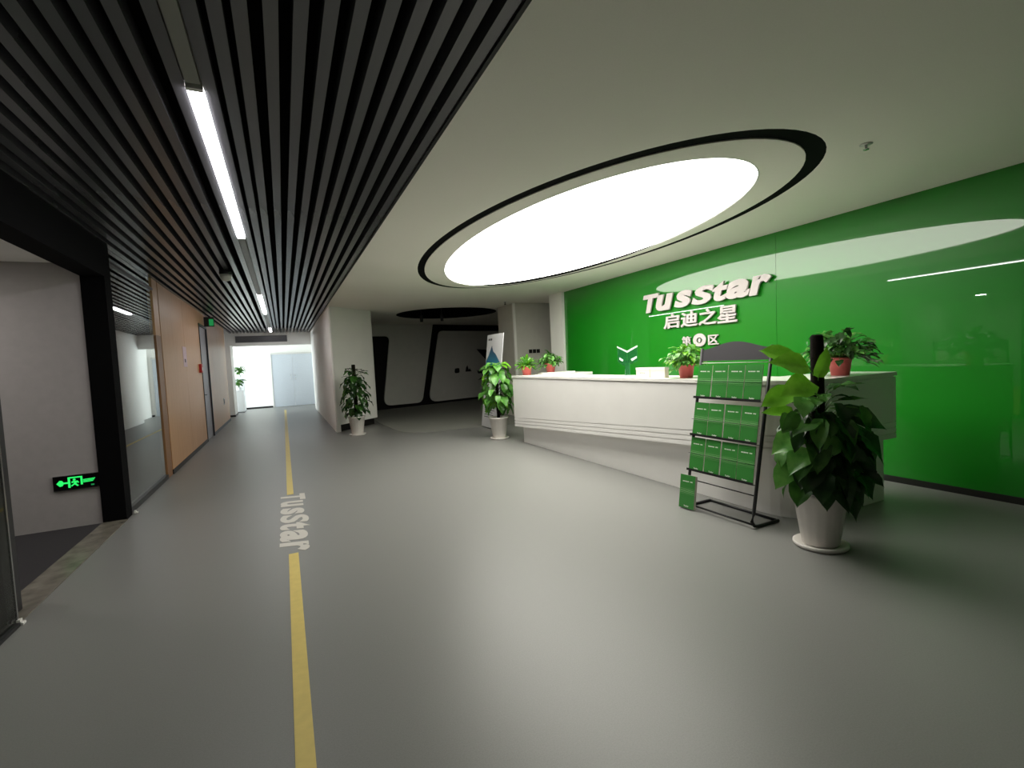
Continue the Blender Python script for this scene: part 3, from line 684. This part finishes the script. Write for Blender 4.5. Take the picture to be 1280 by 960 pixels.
for zt, zm in tiers:
    tr_ = MB(); a, b, c, d = (YA, YZ, zt-.02, zt+.0)
    tr_.loft([rp(a, c, -.004), rp(b, c, -.004), rp(b, c, .044), rp(a, c, .044)], [rp(a, c+.004, -.004), rp(b, c+.004, -.004), rp(b, c+.004, .044), rp(a, c+.004, .044)])
    tr_.loft([rp(a, c, .040), rp(b, c, .040), rp(b, c, .044), rp(a, c, .044)], [rp(a, d, .040), rp(b, d, .040), rp(b, d, .044), rp(a, d, .044)])
    tq = tr_.build('tray', 'rack_black', rk)
    MB().tube([rp(YA, zm, .036), rp(YZ, zm, .036)], .0022, 5).build('wire', 'rack_black', tq, True)
# brochures: built once standing at the origin (front faces -X, Z up), then copied
BW, BH = .160, .302
def brochure(label, group, th=.008):
    t = thing('brochure', label, 'brochure', (0, 0, 0), group)
    box('pages', 'paper', .001, th, -BW/2, BW/2-.002, 0, BH-.003, t)
    box('cover', 'brochure_cover', 0, .001, -BW/2, BW/2, 0, BH, t)
    tt = MB(); xx = BW/2-.028
    for w in (.012, .009, .013, .01, .012, 0, .01, .012):
        if w: tt.box(-.0006, 0, xx-w, xx, .238, .247)
        xx -= (w or .008)+.0025
    tt.build('title_print', 'print_white', t)
    lo = MB(); 
    glyph('logo_print', 'TusStar', 'print_white', -.026, .026, .014, .027, 0, .0006, t, lambda a, b, h: (-h, -a, b), bold=.03, shear=.2)
    return t
def copy_thing(src, label):
    r = src.copy(); C.objects.link(r); r['label'] = label
    for ch in src.children:
        c = ch.copy(); C.objects.link(c); c.parent = r
    return r
tier_n = ('top', 'middle', 'bottom')
col_n = ('at the award end', 'second from the award end', 'second from the pole-plant end', 'at the pole-plant end')
first = None
R = random.Random(2)
tilt = math.atan(K)
for i, (zt, zm) in enumerate(tiers):
    for j in range(4):
        lab = f'green brochure, {tier_n[i]} tray of the black rack, {col_n[j]}'
        if first is None: o = first = brochure(lab, 'brochures in the rack trays')
        else: o = copy_thing(first, lab)
        y = YZ-.014-BW/2-j*.1695 + R.uniform(-.004, .004)
        o.location = rp(y, zt-.0130, .024+.003*(j % 2))
        o.rotation_euler = (R.uniform(-.012, .012), tilt, 0)
o = copy_thing(first, 'lone thick green brochure standing on the rack foot bars'); 
o.location = (3.235, 3.25, .012); o.rotation_euler = (0, tilt*.9, .12); o['group'] = 'brochures in the rack trays'
bk = box('page_block', 'paper', .008, .03, -BW/2, BW/2-.002, 0, BH-.003, o)

# ---------------------------------------------------------------- leaning banner
bn = thing('display_banner', 'tall white leaning display banner with blue-green mountain print', 'banner', (0, 0, 0))
B0, B1 = Vector((3.90, 9.88, 0)), Vector((3.90, 9.06, 0)); bl = (B1-B0).length; bt = (B1-B0).normalized()
def bx(a, b, h): q = B0+bt*a+Vector((.095*b/2, -.20*b, 0))*1.0 + Vector((-1, 0, 0))*h; return (q.x, q.y, .02+b)
bnp = flat('panel', 'banner_white', [[(0, 0), (bl, 0), (bl, 1.97), (0, 1.97)]], 0, .012, bn, bx)
flat('print', 'banner_print', [[(.01, 1.08), (.01, 1.42), (.14, 1.54), (.28, 1.74), (.36, 1.62), (.5, 1.56), (.64, 1.46), (.80, 1.34), (.80, 1.1), (.6, .98), (.3, 1.02)]], .012, .0135, bnp, bx)
for k in range(3): flat('logo_print', 'dark_star', [[(.07+.07*k, 1.85), (.12+.07*k, 1.85), (.12+.07*k, 1.89), (.07+.07*k, 1.89)]], .012, .0135, bnp, bx)
for k in range(5): flat('text_print', 'vent_grey', [[(.12, .22+.05*k), (.65-.05*(k % 3), .22+.05*k), (.65-.05*(k % 3), .235+.05*k), (.12, .235+.05*k)]], .012, .0135, bnp, bx)
MB().tube([(3.92, 9.75, .02), (3.92, 9.1, .02)], .018, 8).build('foot', 'rack_black', bn)
MB().tube([bx(.4, 1.75, -.012), (4.25, 9.62, .012)], .01, 6).build('strut', 'rack_black', bn)

# ---------------------------------------------------------------- exhibition wall emblem
em = thing('wall_emblem', 'dark star emblem and small symbols on the grey exhibition wall panel', 'emblem', (0, 0, 0))
star = []
for i in range(10):
    a = PI/2+i*PI/5; r = .78 if i % 2 == 0 else .34; star.append((4.72+r*math.cos(a)*1.0, 1.42+r*math.sin(a)))
flat('star', 'dark_star', [[(3.98, 1.92), (4.55, 1.88), (4.9, 1.9), (5.3, 1.9), (4.9, 1.5), (4.62, 1.28), (4.5, 1.42)]], .05, .07, em, exf)
flat('star', 'dark_star', [[(3.95, .72), (4.35, .92), (4.5, 1.2), (4.75, 1.1), (5.2, .7), (4.7, .86)]], .05, .07, em, exf)
flat('star', 'dark_star', [[(3.95, 1.1), (4.15, 1.06), (4.2, .98), (4.0, .98)]], .05, .07, em, exf)
flat('symbol', 'dark_star', [rounded([(2.9, 1.04), (3.12, 1.06), (3.12, 1.24), (2.92, 1.22)], .06)], .05, .065, em, exf)
flat('symbol', 'dark_star', [[(3.4, 1.08), (3.68, 1.08), (3.6, 1.2), (3.55, 1.14), (3.5, 1.32), (3.44, 1.24)]], .05, .065, em, exf)
for (xx, yy, lab) in ((3.41, 12.6, 'small black spotlight hanging from the dark ceiling opening, next to the column'), (3.93, 12.45, 'small black spotlight hanging from the dark ceiling opening, farther from the column')):
    sp = thing('spotlight', lab, 'spotlight', (xx, yy, CH), 'exhibition spotlights')
    MB().tube([(0, 0, .56), (0, 0, -.12)], .012, 6).build('rod', 'rack_black', sp)
    MB().lathe([(.001, -.28), (.04, -.28), (.045, -.14), (.03, -.11), (.001, -.11)], n=14).build('head', 'rack_black', sp, True)

# ---------------------------------------------------------------- small fittings
ex_ = thing('exit_sign', 'low black exit sign with glowing green arrow and running figure on grey wall', 'sign', (-1.935, 6.18, .455))
def sx(a, b, h): return (a, -h, b)
flat('plate', 'black_gloss', [rounded([(-.175, -.07), (.175, -.07), (.175, .07), (-.175, .07)], .006, 2)], 0, .018, ex_, sx)
for z in (-.074, .068): box('edge_strip', 'chrome', -.176, .176, -.02, 0, z, z+.006, ex_)
flat('arrow_glyph', 'exit_green', [[(-.15, 0), (-.125, .03), (-.105, .026), (-.095, .008), (-.06, .008), (-.06, -.008), (-.095, -.008), (-.105, -.026), (-.125, -.03)]], .018, .02, ex_, sx)
flat('door_glyph', 'exit_green', [[(-.062, -.05), (-.062, .055), (.052, .055), (.052, -.03), (.036, -.03), (.036, .042), (-.044, .042), (-.044, -.05)]], .018, .02, ex_, sx)
flat('figure_glyph', 'exit_green', [ellipse(-.012, .026, .011, .011, 14)], .018, .021, ex_, sx)
flat('figure_glyph', 'exit_green', [[(-.03, .012), (.012, .014), (.024, -.004), (.016, -.01), (.006, 0), (.002, -.016), (.02, -.034), (.01, -.042), (-.012, -.022), (-.034, -.04), (-.04, -.03), (-.016, -.01), (-.016, 0), (-.03, -.006), (-.036, .002)]], .018, .021, ex_, sx)
for k in range(3): flat('tail_glyph', 'exit_green', [[(.056, -.012+.012*k), (.13+.008*k, -.008+.012*k), (.138+.008*k, .0+.012*k), (.056, -.004+.012*k)]], .018, .02, ex_, sx)
flat('lamp_dot', 'exit_green_dim', [[(.115, -.05), (.14, -.05), (.14, -.036), (.115, -.036)]], .018, .02, ex_, sx)
hs = thing('exit_sign', 'small green exit sign hung from the slats above the corridor door', 'sign', (-1.46, 13.0, 2.69))
box('housing', 'frame_dark', -.1, .1, -.02, .02, -.13, .09, hs); box('face', 'exit_green_dim', 0, .09, -.0215, -.02, -.11, .04, hs)
for s in (-.07, .07): MB().tube([(s, 0, .09), (s, 0, .16)], .004, 5).build('hanger', 'chrome', hs)
nt_ = thing('notice', 'pinkish paper notice on the wood wall', 'notice', (XL, 10.36, 1.8))
box('sheet', 'notice', 0, .004, -.17, .17, -.18, .18, nt_); box('print', 'dark_star', .004, .005, -.05, .05, -.1, -.04, nt_)
al = thing('fire_alarm', 'small red fire alarm call point beside the corridor door', 'alarm', (XL, 11.95, 1.6))
box('housing', 'alarm_red', 0, .05, -.08, .08, -.09, .09, al, bevel=.008); box('face', 'plastic_white', .05, .053, -.04, .04, -.05, .02, al)
sw_ = thing('wall_switch', 'small light switch plate on the pale wood wall', 'switch', (XL, 15.87, .68))
box('plate', 'plastic_white', 0, .012, -.06, .06, -.09, .09, sw_); box('rocker', 'vent_grey', .012, .018, -.035, .035, -.06, .06, sw_)
dc = thing('dome_camera', 'grey dome camera hanging below the slat ceiling', 'camera', (-.61, 7.55, CH))
MB().lathe([(.001, .02), (.075, .02), (.08, -.05), (.075, -.06), (.001, -.06)], n=24).build('base', 'dome_dark', dc, True)
MB().lathe([(.07, -.06), (.068, -.1), (.05, -.135), (.001, -.15)], n=24).build('dome', 'plastic_white', dc, True)
sk = thing('sprinkler', 'small ceiling sprinkler head on the white ceiling near the oval light', 'sprinkler', (3.85, 2.04, CH))
MB().lathe([(.001, -.005), (.04, -.005), (.04, 0), (.001, 0)], n=20).build('collar', 'plastic_white', sk, True)
MB().lathe([(.001, -.04), (.018, -.04), (.018, -.034), (.007, -.03), (.009, -.004), (.001, -.004)], n=12).build('head', 'chrome', sk, True)
s2 = thing('sprinkler', 'small ceiling sprinkler head above the grey recess wall', 'sprinkler', (4.95, 10.6, CH))
MB().lathe([(.001, -.005), (.04, -.005), (.04, 0), (.001, 0)], n=16).build('collar', 'plastic_white', s2, True)
MB().lathe([(.001, -.07), (.02, -.07), (.02, -.06), (.008, -.05), (.009, -.004), (.001, -.004)], n=10).build('head', 'rack_black', s2, True)

# foyer plant stands
for hh, yy, lab, pl, sd in ((1.3, 20.8, 'tall white plant stand in the bright foyer', 'green plant on the tall white foyer stand', 1), (.84, 20.25, 'lower white plant stand in the bright foyer', 'green plant on the lower white foyer stand', 2)):
    sh = thing('plant_stand', lab, 'plant stand', (-1.52, yy, 0))
    box('body', 'shelf_white', -.16, .16, -.16, .16, .05, hh-.025, sh); box('top', 'shelf_white', -.18, .18, -.18, .18, hh-.025, hh, sh); box('plinth', 'vent_grey', -.14, .14, -.14, .14, 0, .05, sh)
    t = thing('shelf_plant', pl, 'plant', (-1.5, yy-.02, hh))
    MB().lathe([(.001, 0), (.06, 0), (.075, .1), (.06, .1), (.001, .08)], n=14).build('pot', 'shelf_white', t, True)
    R = random.Random(sd)
    for i in range(46):
        az = i*2.399; o = Vector((math.cos(az), math.sin(az), 0)); q = o*R.uniform(.03, .17)+Vector((0, 0, .19+R.uniform(0, .2)))
        leaf_obj(t, 'leaf_mid', Vector((0, 0, .08)), q, o+Vector((0, 0, R.uniform(-.6, .4))), Vector((0, 0, 1)), .15, .10, .6)
